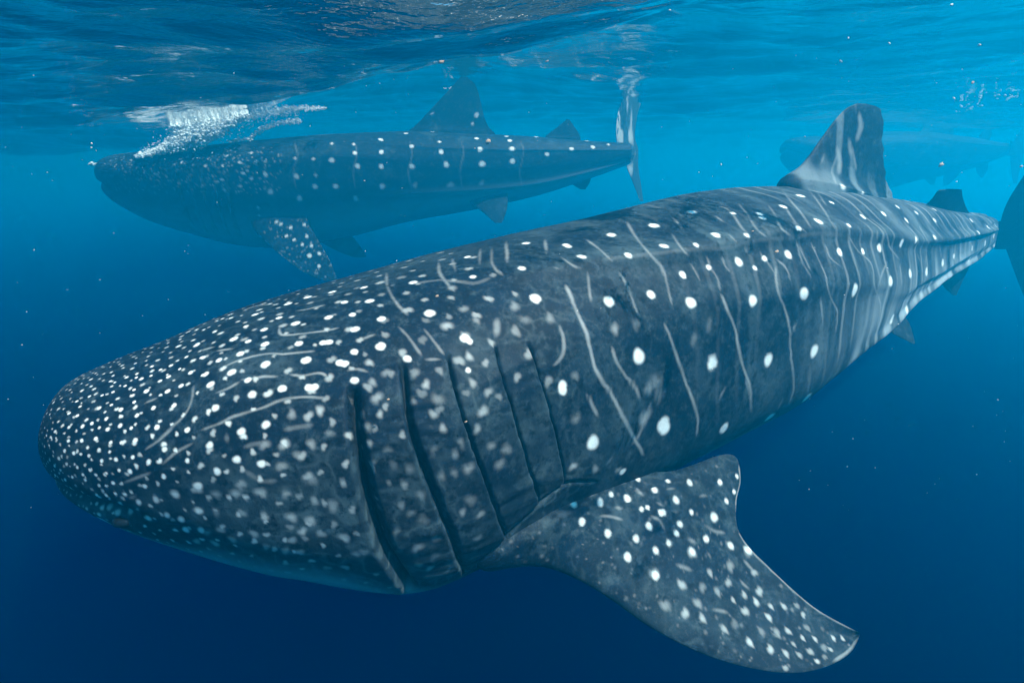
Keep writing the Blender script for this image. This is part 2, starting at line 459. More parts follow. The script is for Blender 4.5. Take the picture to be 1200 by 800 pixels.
PECT_CURL = .035
def build_main():
    sh = main
    root = empty('whale_shark', sh.nose + sh.back * 2.8)
    tag(root, 'large whale shark with sharp white spots and five gill slits, in front of the others', 'whale shark', 'whale sharks under the surface')
    S, ph = pix_grid(sh, 980, 500, 110)
    SS, PP, X, Z = body_grid(sh, S, ph)
    V = sh.world(SS * sh.tl, X, Z); N = grid_normals(V)
    ctr = sh.world(SS * sh.tl, X * 0, Z * 0)
    if ((V - ctr) * N)[200:-50].sum() < 0: N = -N
    cv0 = Canvas(V, N)
    # gill slits: raised flap edge, then a step down into the opening
    side = np.where(np.cos(PP) >= 0, PP, np.where(PP >= 0, np.pi - PP, -np.pi - PP))
    disp = ridges(sh, SS, PP, X, Z); slit = np.zeros_like(SS)
    for k, g in enumerate(GILLS):
        P = np.array(g, float); t = np.linspace(0, len(P) - 1, 60); kk = np.minimum(t.astype(int), len(P) - 2); f = (t - kk)[:, None]
        Q = P[kk] * (1 - f) + P[kk + 1] * f
        hit = [cv0.find(*q) for q in Q]; hit = [h for h in hit if h]
        gs = np.array([S[h[0]] for h in hit]); gp = np.array([ph[h[1]] for h in hit])
        o = np.argsort(gp); gs, gp = gs[o], gp[o]
        ker = np.ones(7) / 7; gs = np.convolve(np.pad(gs, 3, 'edge'), ker, 'valid')
        x = (SS - np.interp(side, gp, gs)) * sh.tl
        end = smooth(gp[0] - .03, gp[0] + .05, side) * (1 - smooth(gp[-1] - .10, gp[-1] + .02, side))
        h = (.013, .010, .008, .007, .007)[k]; wide = (.012, .0085, .006, .005, .005)[k]
        d = np.where(x < 0, h * np.exp(np.minimum(x, 0) / .09), -h * 1.2 * np.exp(-np.maximum(x, 0) / .05))
        d -= h * 2.4 * np.exp(-((x - wide * .9) / wide) ** 2)
        disp += d * end
        slit = np.maximum(slit, np.exp(-((x - wide * .8) / (wide * .75)) ** 2) * end)
    # crease where the gill region meets the root of the pectoral fin
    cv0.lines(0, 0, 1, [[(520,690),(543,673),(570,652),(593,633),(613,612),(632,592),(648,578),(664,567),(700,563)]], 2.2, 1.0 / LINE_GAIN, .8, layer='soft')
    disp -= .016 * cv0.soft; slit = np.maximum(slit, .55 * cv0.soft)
    gz = smooth(.085, .11, SS) * (1 - smooth(.16, .185, SS)) * (1 - smooth(.2, .5, side)) * smooth(-1.1, -.9, side)
    fq = np.stack([SS * sh.tl * 3, side * 22, SS * 0], -1).reshape(-1, 3)
    disp += .0035 * gz * vnoise(fq + 1.2 * vnoise(V.reshape(-1, 3) * 7, 2)[:, None], 12).reshape(SS.shape)
    # mouth: a groove round the blunt front, under the upper lip
    zm = -.30 * sh.prof(sh.b, SS) - .005
    mg = np.exp(-((Z - zm) / .016) ** 2) * (1 - smooth(.020, .034, SS))
    disp -= .030 * mg; slit = np.maximum(slit, .8 * mg)
    # blunt brow over the mouth and the dip behind it
    top = smooth(.1, .9, np.sin(PP))
    disp += top * (.015 * np.exp(-((SS - .010) / .009) ** 2) - .018 * np.exp(-((SS - .042) / .020) ** 2))
    # soft folds and small unevenness of the skin
    disp += .004 * vnoise(V.reshape(-1, 3) * 3.1, 3).reshape(SS.shape) + .0016 * vnoise(V.reshape(-1, 3) * 11, 4).reshape(SS.shape)
    V = V + disp[..., None] * N
    # hollow behind the head where the pectoral fin leaves the body
    V[-1] = V[-1].mean(axis=0)
    N = grid_normals(V); N = N if ((V - ctr) * N)[200:-50].sum() > 0 else -N
    cv = Canvas(V, N)
    paint_main(cv, sh, SS, PP)
    pat = mirror_pattern(cv.pattern, ph, cv.facing); soft = mirror_pattern(cv.soft, ph, cv.facing)
    edge = np.interp(SS, (0, .03, .05, .085, .11, .14, .20, .35, .50, .80), (-.62, -.52, -.36, -.40, -.62, -.85, -.75, -.75, -.95, -1.1))
    low = smooth(edge + .06, edge - .26, side + .05 * vnoise(V.reshape(-1, 3) * 9, 14).reshape(SS.shape))
    pat = pat * (1 - .92 * low); soft = soft * (1 - .8 * low)
    belly = low
    # fine upright streaks and clouds in the skin of the trunk
    q = np.stack([SS * sh.tl * 13, side * 1.6, SS * 0], -1).reshape(-1, 3)
    streak = (vnoise(q + .7 * vnoise(V.reshape(-1, 3) * 4, 8)[:, None], 6) + .5 * vnoise(q * (2.3, 1.5, 1), 7)).reshape(SS.shape)
    soft = np.clip(soft + np.clip(streak - .16, 0, 1) * .62 * smooth(.15, .3, SS) 
                   + .42 * smooth(.30, .52, SS) * smooth(.25, -.45, side) * (.75 + .5 * streak), 0, .8)
    w = 1 - np.abs(vnoise(V.reshape(-1, 3) * 27, 21) + .35 * vnoise(V.reshape(-1, 3) * 60, 22)); w2 = vnoise(V.reshape(-1, 3) * 5.5, 23)
    web = (smooth(.70, 1.0, w) * np.clip(.55 + w2, 0, 1.2)).reshape(SS.shape)
    soft = np.clip(soft + web * (.16 + .38 * (1 - smooth(.15, .22, SS)) * (1 - smooth(.3, .9, side)) * smooth(.02, .07, SS)), 0, .85)
    # thin wavy upright bars between the rows of spots, from the shoulder to the tail
    ph_ = SS * sh.tl / .112 + .55 * vnoise(np.stack([SS * 9, side * 1.3, SS * 0], -1).reshape(-1, 3), 41).reshape(SS.shape)
    brk = vnoise(np.stack([SS * sh.tl * 4.5, side * 2.2, SS * 0], -1).reshape(-1, 3), 42).reshape(SS.shape)
    bars = smooth(.74, 1.0, np.cos(2 * np.pi * ph_)) * np.clip(.45 + brk, 0, 1) * smooth(.22, .40, SS) * smooth(-.70, -.30, side)
    pat = np.maximum(pat, .14 * bars * (1 + .5 * smooth(.35, .6, SS)))
    # highlights painted as pale mottle along the upper keel and over the back
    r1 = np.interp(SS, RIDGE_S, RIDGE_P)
    crest_light = np.exp(-((side - r1 - .05) / .09) ** 2) * smooth(.16, .26, SS) + .8 * smooth(1.15, 1.5, side) * smooth(.08, .2, SS)
    soft = np.clip(soft + .42 * crest_light * np.clip(.6 + .6 * brk, 0, 1.2), 0, .9)
    cheek = smooth(.03, .06, SS) * (1 - smooth(.155, .19, SS)) * (1 - smooth(.0, .45, side)) * (1 - low)
    soft = np.clip(soft + cheek * (.12 + .16 * w2.reshape(SS.shape)), 0, .9)
    belly = np.clip(belly + (.14 + .95 * smooth(.25, -.45, side)) * smooth(.30, .50, SS) * smooth(-.85, -.60, side) * np.clip(.55 + .7 * streak, 0, 1.3), 0, 1)
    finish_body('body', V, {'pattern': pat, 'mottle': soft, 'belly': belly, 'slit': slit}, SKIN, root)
    # eye, set low on the side of the head
    for sgn in (1, -1):
        i, j = cv.find(143, 612, 14)
        c, nrm = V[i, j], N[i, j]
        if sgn < 0:
            d = c - sh.nose; l = d @ sh.left
            c = c - 2 * l * sh.left; nrm = nrm - 2 * (nrm @ sh.left) * sh.left
        eye = ball('eye', c - nrm * .006, (.026, .022, .014), EYE, root)
    # pectoral fins
    p_front, p_rear = V[cv.find(575, 655, 9)], V[cv.find(762, 556, 9)]
    ea = p_rear - p_front; ea /= np.linalg.norm(ea)
    out_dir = sh.left * math.cos(.72) - sh.up * math.sin(.72)
    eb = out_dir - (out_dir @ ea) * ea; eb /= np.linalg.norm(eb)
    lead = plane_coords([(572,668),(600,664),(640,663),(680,677),(720,700),(760,728),(800,751),(840,769),(880,781),(930,788),(970,780),(1000,760),(1008,743)], p_front, ea, eb)
    trail = plane_coords([(868,541),(871,560),(867,585),(872,622),(885,640),(905,660),(930,685),(960,712),(985,728),(1008,741)], p_front, ea, eb)
    print('PECTORAL root', np.linalg.norm(p_rear - p_front), 'lead', np.round(lead, 2).tolist(), 'trail', np.round(trail, 2).tolist())
    rl = np.linalg.norm(p_rear - p_front)
    lead = [(lead[0][0] - .05, -.22)] + lead
    trail = [(rl * .97, -.22), (rl, -.03)] + trail
    def paint(Vf, Nf, at, A, B):
        c = Canvas(Vf, Nf); paint_pectoral(c)
        r = np.random.default_rng(17)
        for _ in range(300):                                        # faint small marks between the spots
            x, y = r.uniform(570, 1005), r.uniform(545, 785); g = c.find(x, y, 2)
            if g and .12 < g[1] / c.shape[1] % .5 * 2 < .9: c.stamp(g, r.uniform(.8, 2.2) * c.depth[g] / FPX, r.uniform(.05, .18), .8)
        w = 1 - np.abs(vnoise(Vf.reshape(-1, 3) * 26, 31)); w2 = vnoise(Vf.reshape(-1, 3) * 6, 32)
        c.soft += (smooth(.72, .98, w) * .30 * np.clip(.5 + w2, 0, 1)).reshape(c.soft.shape)
        other = c.pattern
        at['pattern'][:] = other * .8; at['mottle'][:] = c.soft * .8
        at['belly'][:] = np.where(c.facing, 0, .8)
    fin('pectoral_fin', None, p_front, ea, eb, lead, trail, .10, root, SKIN, 330, 190, PECT_CURL, paint, 1.3)
    refl = lambda v: v - 2 * (v @ sh.left) * sh.left
    o2 = sh.nose + refl(p_front - sh.nose)
    fin('pectoral_fin', None, o2, refl(ea), refl(eb), lead, trail, .085, root, SKIN, 60, 40, -PECT_CURL, None, .9)
    # first dorsal, second dorsal, tail and anal fins stand in the middle plane
    def mid(s, ph_): return sh.at(np.array(s), np.array(ph_))
    def vertical(name, s0, lead_px, trail_px, thick, extra_lead, extra_trail, paint=None, nv=60, nu=40, fil=1.2, tilt=0.0, ph_=np.pi / 2, down=False, swing=0.0, ragged=0.0):
        o = mid(s0, ph_); a = mid(min(s0 + .04, .79), ph_) - mid(s0 - .04, ph_); a /= np.linalg.norm(a)
        a = a * math.cos(swing) + sh.left * math.sin(swing)
        b = sh.up - (sh.up @ a) * a; b /= np.linalg.norm(b)
        if tilt: b = b * math.cos(tilt) + np.cross(a, b) * math.sin(tilt)
        if down: b = -b
        L, T = plane_coords(lead_px, o, a, b), plane_coords(trail_px, o, a, b)
        print(name, np.round(L, 2).tolist(), np.round(T, 2).tolist())
        return fin(name, None, o, a, b, extra_lead + L, extra_trail + T, thick, root, SKIN, nv, nu, 0, paint, fil, ragged)
    def paint_dorsal(Vf, Nf, at, A, B):
        c = Canvas(Vf, Nf)
        c.spots(900, 110, .175, [(215,680,3.6),(100,755,3.4),(505,620,4),(430,725,3),(635,660,2.4)], 3.2)
        c.lines(900, 110, .175, [[(460,350),(480,450),(470,540)],[(610,120),(620,220),(590,320)],[(540,300),(560,420)],[(640,190),(600,300)]], 4.0, .42, .8)
        c.lines(900, 110, .175, [[(480,380),(430,520),(460,620)],[(380,400),(350,480)],[(260,620),(330,700)],[(560,330),(590,520)]], 2.0, .3, .8)
        st = vnoise(np.stack([A * 16, B * 3.5, A * 0], -1).reshape(-1, 3), 9).reshape(A.shape)
        at['pattern'][:] = c.pattern
        at['mottle'][:] = np.clip(.9 * st + .22 * (1 - smooth(0, .4, B)), 0, .9)
        at['belly'][:] = np.clip(st * .5, 0, .22)
    vertical('dorsal_fin', .46, [(918,214),(940,193),(962,163),(980,139),(992,127),(1005,121)],
             [(1047,234),(1041,215),(1035,190),(1034,165),(1036,145),(1033,131),(1020,123),(1006,121)], .10, [(-.30, -.22), (-.26, -.10)], [(.45, -.22), (.45, -.10)], paint_dorsal, 200, 110, 2.2, ragged=.010)
    vertical('second_dorsal_fin', .655, [(1094,231),(1099,224),(1108,222)], [(1136,256),(1131,240),(1128,230),(1127,222)], .10, [(-.1, -.08)], [(.3, -.08)], None, 30, 20, .6, tilt=.75)
    vertical('anal_fin', .665, [(1096,322),(1108,338),(1117,346)], [(1136,312),(1128,330),(1121,346)], .10, [(-.1, -.08)], [(.3, -.08)], None, 30, 20, .6, ph_=-np.pi / 2, down=True)
    vertical('tail_lobe', .775, [(1170,270),(1178,242),(1200,205),(1225,165),(1243,140)], [(1212,275),(1216,240),(1232,190),(1246,140)], .07, [(.0, -.10)], [(.23, -.10)], None, 40, 26, .3, ph_=0.0, swing=1.0)
    vertical('tail_lobe', .775, [(1170,268),(1180,295),(1196,338),(1206,362)], [(1212,272),(1208,300),(1210,340),(1209,362)], .07, [(.0, -.10)], [(.23, -.10)], None, 40, 26, .3, ph_=0.0, down=True, swing=1.0)
    # pelvic fins
    for sgn in (1, -1):
        o = sh.at(np.array(.50), np.array(-.95 if sgn > 0 else -np.pi + .95))
        eb_ = sh.left * sgn * .62 - sh.up * .78; ea_ = sh.back
        fin('pelvic_fin', None, o, ea_, eb_, [(-.02, -.05), (.03, .05), (.10, .11), (.15, .15)], [(.20, -.05), (.24, .02), (.21, .09), (.17, .15)], .10, root, SKIN, 24, 18, 0, None, .4)
    return root, cv

def ball(name, c, r, mat, parent, n=16):
    th = np.linspace(0, np.pi, n // 2 + 1); p = np.linspace(0, 2 * np.pi, n, endpoint=False)
    T, Pp = np.meshgrid(th, p, indexing='ij')
    V = np.stack([r[0] * np.sin(T) * np.cos(Pp), r[1] * np.sin(T) * np.sin(Pp), r[2] * np.cos(T)], -1) + c
    i = np.arange(V.shape[0] * n).reshape(V.shape[0], n); jn = np.roll(i, -1, 1)
    F = np.stack([i[:-1], i[1:], jn[1:], jn[:-1]], -1).reshape(-1, 4)
    return mesh_obj(name, V.reshape(-1, 3), F, mat, parent)

def ring(name, c, nrm, R, r, mat, parent, n=24, k=10):
    e1 = np.cross(nrm, (0, 0, 1.0)); e1 /= np.linalg.norm(e1); e2 = np.cross(nrm, e1)
    a = np.linspace(0, 2 * np.pi, n, endpoint=False); b = np.linspace(0, 2 * np.pi, k, endpoint=False)
    A, B = np.meshgrid(a, b, indexing='ij')
    V = c + ((R + r * np.cos(B)) * np.cos(A))[..., None] * e1 + ((R + r * np.cos(B)) * np.sin(A))[..., None] * e2 + (r * np.sin(B))[..., None] * nrm
    i = np.arange(n * k).reshape(n, k)
    F = np.stack([i, np.roll(i, -1, 0), np.roll(np.roll(i, -1, 0), -1, 1), np.roll(i, -1, 1)], -1).reshape(-1, 4)
    return mesh_obj(name, V.reshape(-1, 3), F, mat, parent)

# marks on the skin, read off the photograph: tile origin, pixel scale, then (x, y[, radius in pixels]) inside the tile
K = .175
def paint_main(cv, sh, SS, PP):
    sp, ln = cv.spots, cv.lines
    # --- head: dense fine dots first
    fine_dots(cv, SS, PP)
    cv.gain = .84
    sp(220, 320, K, [(967,125,5),(805,160,5),(670,205,5),(1047,192,4),(450,272,5),(610,297,4),(720,335,5.5),(945,300,5.5),(1103,280,4),(1115,380,5),(510,380,4.5),
        (390,357,3.6),(308,438,5),(408,460,3.8),(515,475,5),(740,470,5.5),(905,465,5),(945,465,5),(355,535,5.5),(520,610,6),(205,582,4.5),(795,582,6),(1015,600,5.5),(1045,604,5),
        (297,663,5.5),(118,675,4),(155,740,5),(400,712,4.2),(630,770,5.5),(815,765,5.5),(845,765,5.5),(65,478,4),(175,393,3.2),(100,568,3.4),(60,378,2.6),(110,375,2.6),(290,300,3),
        (235,303,2.8),(1113,712,5),(15,660,3.6)], 4.5)
    ln(220, 320, K, [[(610,355),(615,405),(700,410),(800,400),(920,385),(1015,365)],[(200,645),(300,600),(420,560),(520,540),(660,540),(800,525),(860,520)],[(720,250),(800,240),(925,210)],
        [(350,715),(430,705),(520,690),(610,690)],[(680,680),(760,685),(920,680),(945,705)],[(190,520),(310,505)],[(80,520),(185,490)],[(370,245),(470,215),(590,205)]], 1.6, .5)
    sp(220, 440, K, [(430,125,5.5),(180,215,5),(358,370,5),(525,325,5),(145,470,4.6),(325,560,5),(490,590,5),(200,640,5),(70,735,6)], 5, .95, .45)
    sp(220, 440, K, [(645,455),(690,255),(880,235),(820,455),(630,605),(515,465),(735,540),(810,670),(360,725),(320,780),(480,780),(590,530,3),(840,690)], 5.5, .5, .75)
    ln(220, 440, K, [[(80,365),(200,325),(290,280),(400,245),(500,215),(620,165),(740,145),(940,150)],[(180,120),(280,80),(350,40)],[(40,60),(30,170)]], 1.7, .42)
    ln(220, 440, K, [[(640,360),(760,340),(840,330)],[(370,480),(440,460),(540,460)],[(380,635),(440,675),(510,705),(600,700)],[(255,390),(270,450)],[(910,380),(990,390)]], 3, .26, .8)
    cv.gain = .74
    sp(40, 380, K, [(1090,133,3.8),(1015,218,3),(915,275,3),(790,280,2.6),(845,305,2.6),(905,350,3.2),(1045,320,3.6),(985,412,3.6),(890,445,3.8),(750,447,4.2),(838,375,2.8),(685,352,2.3),
        (620,355,2.6),(668,432,2.2),(610,410,2.2),(725,360,2),(785,340,2.2),(940,545,4),(820,683,4.4),(1022,708,4.2),(800,560,3.4),(690,608,3.2),(668,520,2.6),(575,570,3.6),(437,560,3),(478,630,3),
        (578,675,3.4),(645,690,2.6),(492,705,3.2),(673,778,4),(410,768,3.2),(320,780,3),(228,775,2.6),(387,660,2.8),(320,680,3),(288,610,2.4),(235,597,2.2),(310,550,2),(283,515,2),(525,450,2.3),
        (455,475,2),(515,535,2.2),(545,387,1.9),(508,375,1.9),(385,410,1.9),(370,480,2.2),(436,692,2.2),(143,712,2.2),(232,685,2.4),(112,760,1.8),(80,745,1.8),(150,758,1.6),(1120,225,3),(1130,335,2.8),(978,295,2.4)], 2.5)
    ln(40, 380, K, [[(1065,410),(1060,490),(1010,600),(930,680),(830,770)],[(730,530),(830,490)]], 1.5, .38)
    sp(40, 500, K, [(873,150,4.2),(768,235,4),(1030,230,3.6),(870,330,4),(640,298,3.8),(655,200,3),(550,215,3.4),(515,103,2.8),(583,105,2.6),(450,228,3),(435,150,2.4),(205,160,2.8),
        (262,175,3),(168,210,3.2),(215,250,2.8),(293,270,2.6),(372,290,2.8),(325,318,2.5),(410,320,2.5),(345,355,2.5),(312,405,2.4),(530,378,3.2),(432,393,2.8),(480,395,2.2),(740,402,3.8),(608,445,3.4),
        (543,445,2.8),(480,458,3),(415,457,2.6),(362,462,2.4),(248,412,2.4),(207,352,2.8),(145,325,2.4),(178,292,2.4),(140,260,2.6),(100,225,2.2),(258,335,2.4),(415,515,2.8),(368,195,2.5),(312,180,2.2),
        (355,140,2.3),(500,165,2.2),(485,310,2.2),(565,290,2.6),(128,195,2),(95,125,1.8),(110,70,2)], 2.6)
    cv.gain = .9
    sp(40, 500, K, [(510,530,4),(460,535,3),(578,512,3),(435,588,3),(355,548,2.4),(560,572,4),(645,560,4.5),(710,495,3.6),(820,480,4.4),(945,450,5.5),(1095,395,5.5),(1100,560,5),(765,610,4),(885,590,4),(990,615,4.5),(1020,685,4.5),(1120,690,4.5)], 4, .8, .55)
    ln(40, 500, K, [[(590,380),(690,340),(790,300)],[(735,155),(820,100),(930,5)],[(850,255),(950,170),(1070,105)],[(630,480),(690,455)]], 1.6, .42)
    sp(220, 560, K, [(70,55),(180,115),(75,220),(190,230),(355,235),(320,100),(355,45),(120,365),(215,340),(300,410),(440,370),(490,100),(520,250),(655,110),(695,255,6),(828,280,6),(845,160),(970,190,7),
        (765,360,5),(890,370),(750,490,5),(1050,400,6),(650,485),(60,425),(180,440),(520,460),(700,415)], 5, .62, .75)
    cv.gain = .94
    # --- back and flank in front of and above the gills
    sp(400, 260, K, [(150,440,4.6),(478,408,5),(190,530,5),(75,620,4),(260,648,5),(90,722,4.8),(595,612,6.4),(845,235,4),(875,365,4),(830,775,6),(20,535,4)], 5)
    sp(400, 260, K, [(985,515,5),(735,445,6),(705,690,6),(820,585,5),(905,655,5)], 5, .45, .8)
    ln(400, 260, K, [[(300,330),(305,420),(340,500),(400,580),(450,630)],[(650,260),(660,350),(700,400),(740,460)],[(740,240),(765,335)],[(380,700),(430,750),(540,900)],[(550,710),(690,890)],
        [(1005,170),(1010,280),(1070,360)],[(1105,120),(1110,280)],[(930,170),(925,290)],[(120,790),(230,750)]], 1.8, .36)
    ln(400, 260, K, [[(1045,640),(1035,770)]], 3.5, .36, .8)
    ln(400, 260, K, [[(500,410),(650,390),(800,400),(900,410),(1000,370)]], 3, .22, .8)
    sp(400, 380, K, [(265,150,6),(80,180,4.6),(20,260,4.4),(90,370,4.6),(440,228,4.6),(855,110,4.5),(850,310,3.4)], 5)
    sp(400, 380, K, [(295,320),(485,325),(860,220),(880,395),(240,490,6),(265,600,4),(140,605),(170,685,6),(650,500,7),(480,500),(570,400),(620,600),(950,580,6),(985,460),(910,705),(680,700),(215,390),(190,255),(500,325)], 5, .45, .8)
    ln(400, 380, K, [[(560,235),(670,235)],[(30,310),(120,300),(180,320)]], 1.8, .36)
    sp(400, 500, .25, [(120,10),(225,105),(325,190),(430,105),(145,170),(300,270),(370,310,5.5),(280,370),(180,375),(380,430,7),(350,565,6),(440,600),(260,490),(330,400),(440,520,6),(610,340,7),(655,410),(595,200,6),
        (530,130),(480,235),(560,70),(780,100,6),(740,180,6),(20,520),(70,590),(640,520),(365,650),(415,660),(570,400),(540,220),(700,90),(130,80),(250,190),(225,260,3)], 4.6, .34, .85)
    cv.gain = 1.0
    # --- trunk
    sp(580, 220, K, [(205,370,4.6),(180,537,4.6),(475,382,4.2),(492,394,4),(572,455,4),(590,464,4),(770,315,4.8),(890,450,4.4),(1065,250,5.4),(1130,388,5),(268,740,6.6),(765,760,6.6),(1040,715,5)], 5)
    ln(580, 220, K, [[(610,345),(680,395),(740,450),(790,495)],[(880,220),(930,310),(990,390),(1050,460),(1110,520),(1130,600)],[(830,560),(880,650),(930,780),(970,870)],[(75,350),(80,500)],[(335,340),(345,450)],
        [(440,460),(520,520),(580,540)],[(10,540),(60,590)],[(390,530),(430,545)],[(620,560),(640,770)]], 1.7, .42)
    ln(580, 340, K, [[(470,-40),(520,70),(560,170),(610,280),(640,400),(670,520),(720,610),(780,700),(830,790),(880,880),(940,1000),(1000,1110)]], 2.4, .55, .8)
    ln(580, 340, K, [[(780,370),(810,470),(880,580),(950,670),(970,740)],[(430,230),(460,330),(450,440),(390,510)],[(610,690),(660,780),(690,850)]], 2.2, .40, .7)
    sp(580, 340, K, [(960,440,8.6),(445,640,6),(455,675,5.5)], 8)
    sp(580, 340, K, [(540,570,5),(370,190,6),(200,200,6),(1080,610,9),(1040,660,7),(810,250,6),(940,230,6),(1100,700,9),(1000,850,9),(130,110,6)], 5, .34, .9)
    sp(580, 460, K, [(655,330,8.6),(1120,220,8.4),(860,525,4.4)], 8)
    sp(580, 460, K, [(540,180,6),(660,510,5),(520,490,5),(820,520,4)], 5, .5, .8)
    ln(580, 460, K, [[(1045,60),(1000,180),(960,290),(910,350)],[(790,420),(740,490)]], 2.2, .32, .8)
    sp(760, 200, K, [(40,365,5.2),(105,503,4.8),(290,275,4.6),(445,420,4.6),(458,434,4),(560,285,3),(750,290,4),(765,312,4),(900,240,4.2),(1015,165,4.6),(665,430,3.6),(600,612,5.4),(935,560,5),(230,700,4.4),
        (400,645,3.4),(775,590,3.6),(1000,385,3.2),(1130,330,4.2),(320,495,3.4),(710,650,3)], 4.5)
    ln(760, 200, K, [[(160,310),(230,390)],[(440,300),(510,350)],[(440,235),(520,250),(570,300),(630,390),(700,460)],[(600,215),(680,320),(730,400),(800,450)],[(850,300),(880,380),(960,440)],[(800,230),(860,310)],
        [(890,120),(950,200),(1020,280),(1090,390)],[(960,330),(1010,400)],[(150,410),(220,520),(270,570)],[(280,470),(340,520)],[(70,600),(110,700),(130,790),(155,900)],[(280,620),(350,740)],[(390,570),(420,660),(460,720),(480,810)],
        [(490,570),(520,650),(560,690)],[(640,500),(665,570)],[(740,540),(790,610),(850,690)],[(1000,480),(1050,600),(1090,680)],[(1085,480),(1130,570)],[(530,420),(600,490)],[(850,590),(920,650),(950,740)]], 1.5, .38)
    ln(760, 200, K, [[(-300,590),(0,560),(250,530),(400,520),(520,515),(640,480),(780,460),(920,450),(1130,420),(1300,430)]], 2.6, .10, .9)  # faint painted highlight running along the upper keel
    sp(760, 320, K, [(285,200,6.6),(695,185,6.2),(425,610,7.6),(805,580,7),(1048,135,6),(1110,522,7),(235,20,3),(10,145,5)], 6)
    ln(760, 320, K, [[(100,330),(150,440),(200,590),(260,760),(300,860),(330,980),(320,1100)],[(480,130),(530,250),(580,370),(600,500),(630,610),(660,700),(680,770),(690,880)]], 2.0, .50, .8)
    ln(760, 320, K, [[(850,-60),(850,20),(870,130),(920,260),(945,370),(950,480),(960,600),(970,780),(940,880)],[(990,330),(960,400)]], 1.7, .45, .8)
    ln(760, 320, K, [[(410,290),(400,400)],[(310,400),(295,500)]], 4, .22, .9)
    sp(760, 440, K, [(105,320,8.4),(112,350,8),(505,355,7),(810,280,7),(1060,150,7)], 8)
    ln(760, 440, K, [[(650,10),(680,150),(690,250)],[(520,70),(470,160)],[(900,150),(860,240)]], 2, .3, .8)
    # --- rear body
    k = .245
    sp(920, 200, k, [(70,118,4),(162,240,5),(65,275,3.4),(370,220,4),(280,75,4),(260,388,5),(15,400,5),(95,588,7),(335,573,7),(450,370,5),(370,388,3.6),(305,262,3.2),(475,205,3.8),(580,235,3.4),(555,347,4.4),
        (630,332,4),(505,530,6),(600,495,5.2),(675,480,5),(715,320,3.4),(715,235,3),(755,440,4),(510,710,6),(585,665,5),(960,347,3),(925,295,2.6),(970,270,2.6),(1010,260,2.6),(890,235,2.6),(1000,315,2.6),(895,370,2.6),
        (805,410,3),(715,185,2.8),(630,200,2.8),(540,170,3),(880,425,2.6),(225,150,3)], 4)
    ln(920, 200, k, [[(0,170),(60,260),(110,300)],[(50,320),(75,420),(130,520)],[(125,360),(160,420),(195,510),(210,580),(250,680),(240,780)],[(190,350),(220,420),(270,460)],[(300,300),(345,380),(410,440),(430,560),(455,640),(440,760)],
        [(400,220),(480,290),(500,360),(550,430)],[(440,280),(440,340)],[(490,430),(455,520),(440,590)],[(560,230),(620,300),(650,370)],[(640,260),(700,370)],[(700,260),(760,330)],[(800,260),(840,340),(840,410)],
        [(820,250),(880,330),(900,380)],[(550,440),(560,560)],[(90,60),(180,180),(240,280)],[(140,80),(200,170)],[(170,600),(180,740)],[(680,380),(670,450)],[(740,350),(750,430)],[(630,390),(650,440)]], 1.3, .36)
    ln(40, 500, K, [[(400,612),(450,628),(500,645),(545,668),(590,690)]], 2.6, 1.6, .7)
    # broad pale clouds on the flank
    for px, py, r, a in ((735,480,34,.22),(700,430,26,.14),(760,450,20,.2),(820,450,22,.12),(905,450,26,.22),(960,420,28,.25),(1010,380,24,.28),(1040,340,22,.22),(690,520,30,.16),(560,410,24,.14),(540,470,22,.14),
                         (600,500,26,.16),(640,480,18,.2),(640,540,20,.2),(340,600,36,.16),(270,590,34,.18),(120,600,14,.45),(140,596,12,.35),(100,592,9,.35),(960,250,26,.15),(870,280,26,.12),(380,610,26,.14),(1080,270,24,.2),(230,600,22,.18),(180,585,16,.2)):
        q = cv.find(px, py)
        if q: cv.stamp(q, r * cv.depth[q] / FPX, min(a * 1.4, .6), .9, 'soft', .3, 200)

def fine_dots(cv, SS, PP):
    """small dots scattered over the head with the spacing growing from the snout back"""
    V = cv.V; S = SS[:, 0]
    r = np.random.default_rng(3); pts = np.zeros((0, 3)); rad = np.zeros(0)
    ni = int(np.searchsorted(S, .17)); n = 0
    for _ in range(22000):
        i = int(r.integers(4, ni)); j = int(r.integers(0, cv.shape[1]))
        p = V[i, j]; s = S[i]; phi = PP[0, j]
        side = phi if abs(phi) < np.pi / 2 else (np.pi - phi if phi > 0 else -np.pi - phi)
        if side < -.85 + 3.0 * max(0, .04 - s) / .04 * -.2 or (s > .10 and side < .15): continue
        gap = .0125 + .36 * s
        if len(pts) and (np.linalg.norm(pts - p, axis=1) < gap).any(): continue
        pts = np.vstack([pts, p]); rd = gap * r.uniform(.11, .20)
        a = r.uniform(.35, .85) * (1 - .65 * smooth(.03, .13, np.array(s)))
        cv.stamp((i, j), rd, float(a), .5, wob=.35)

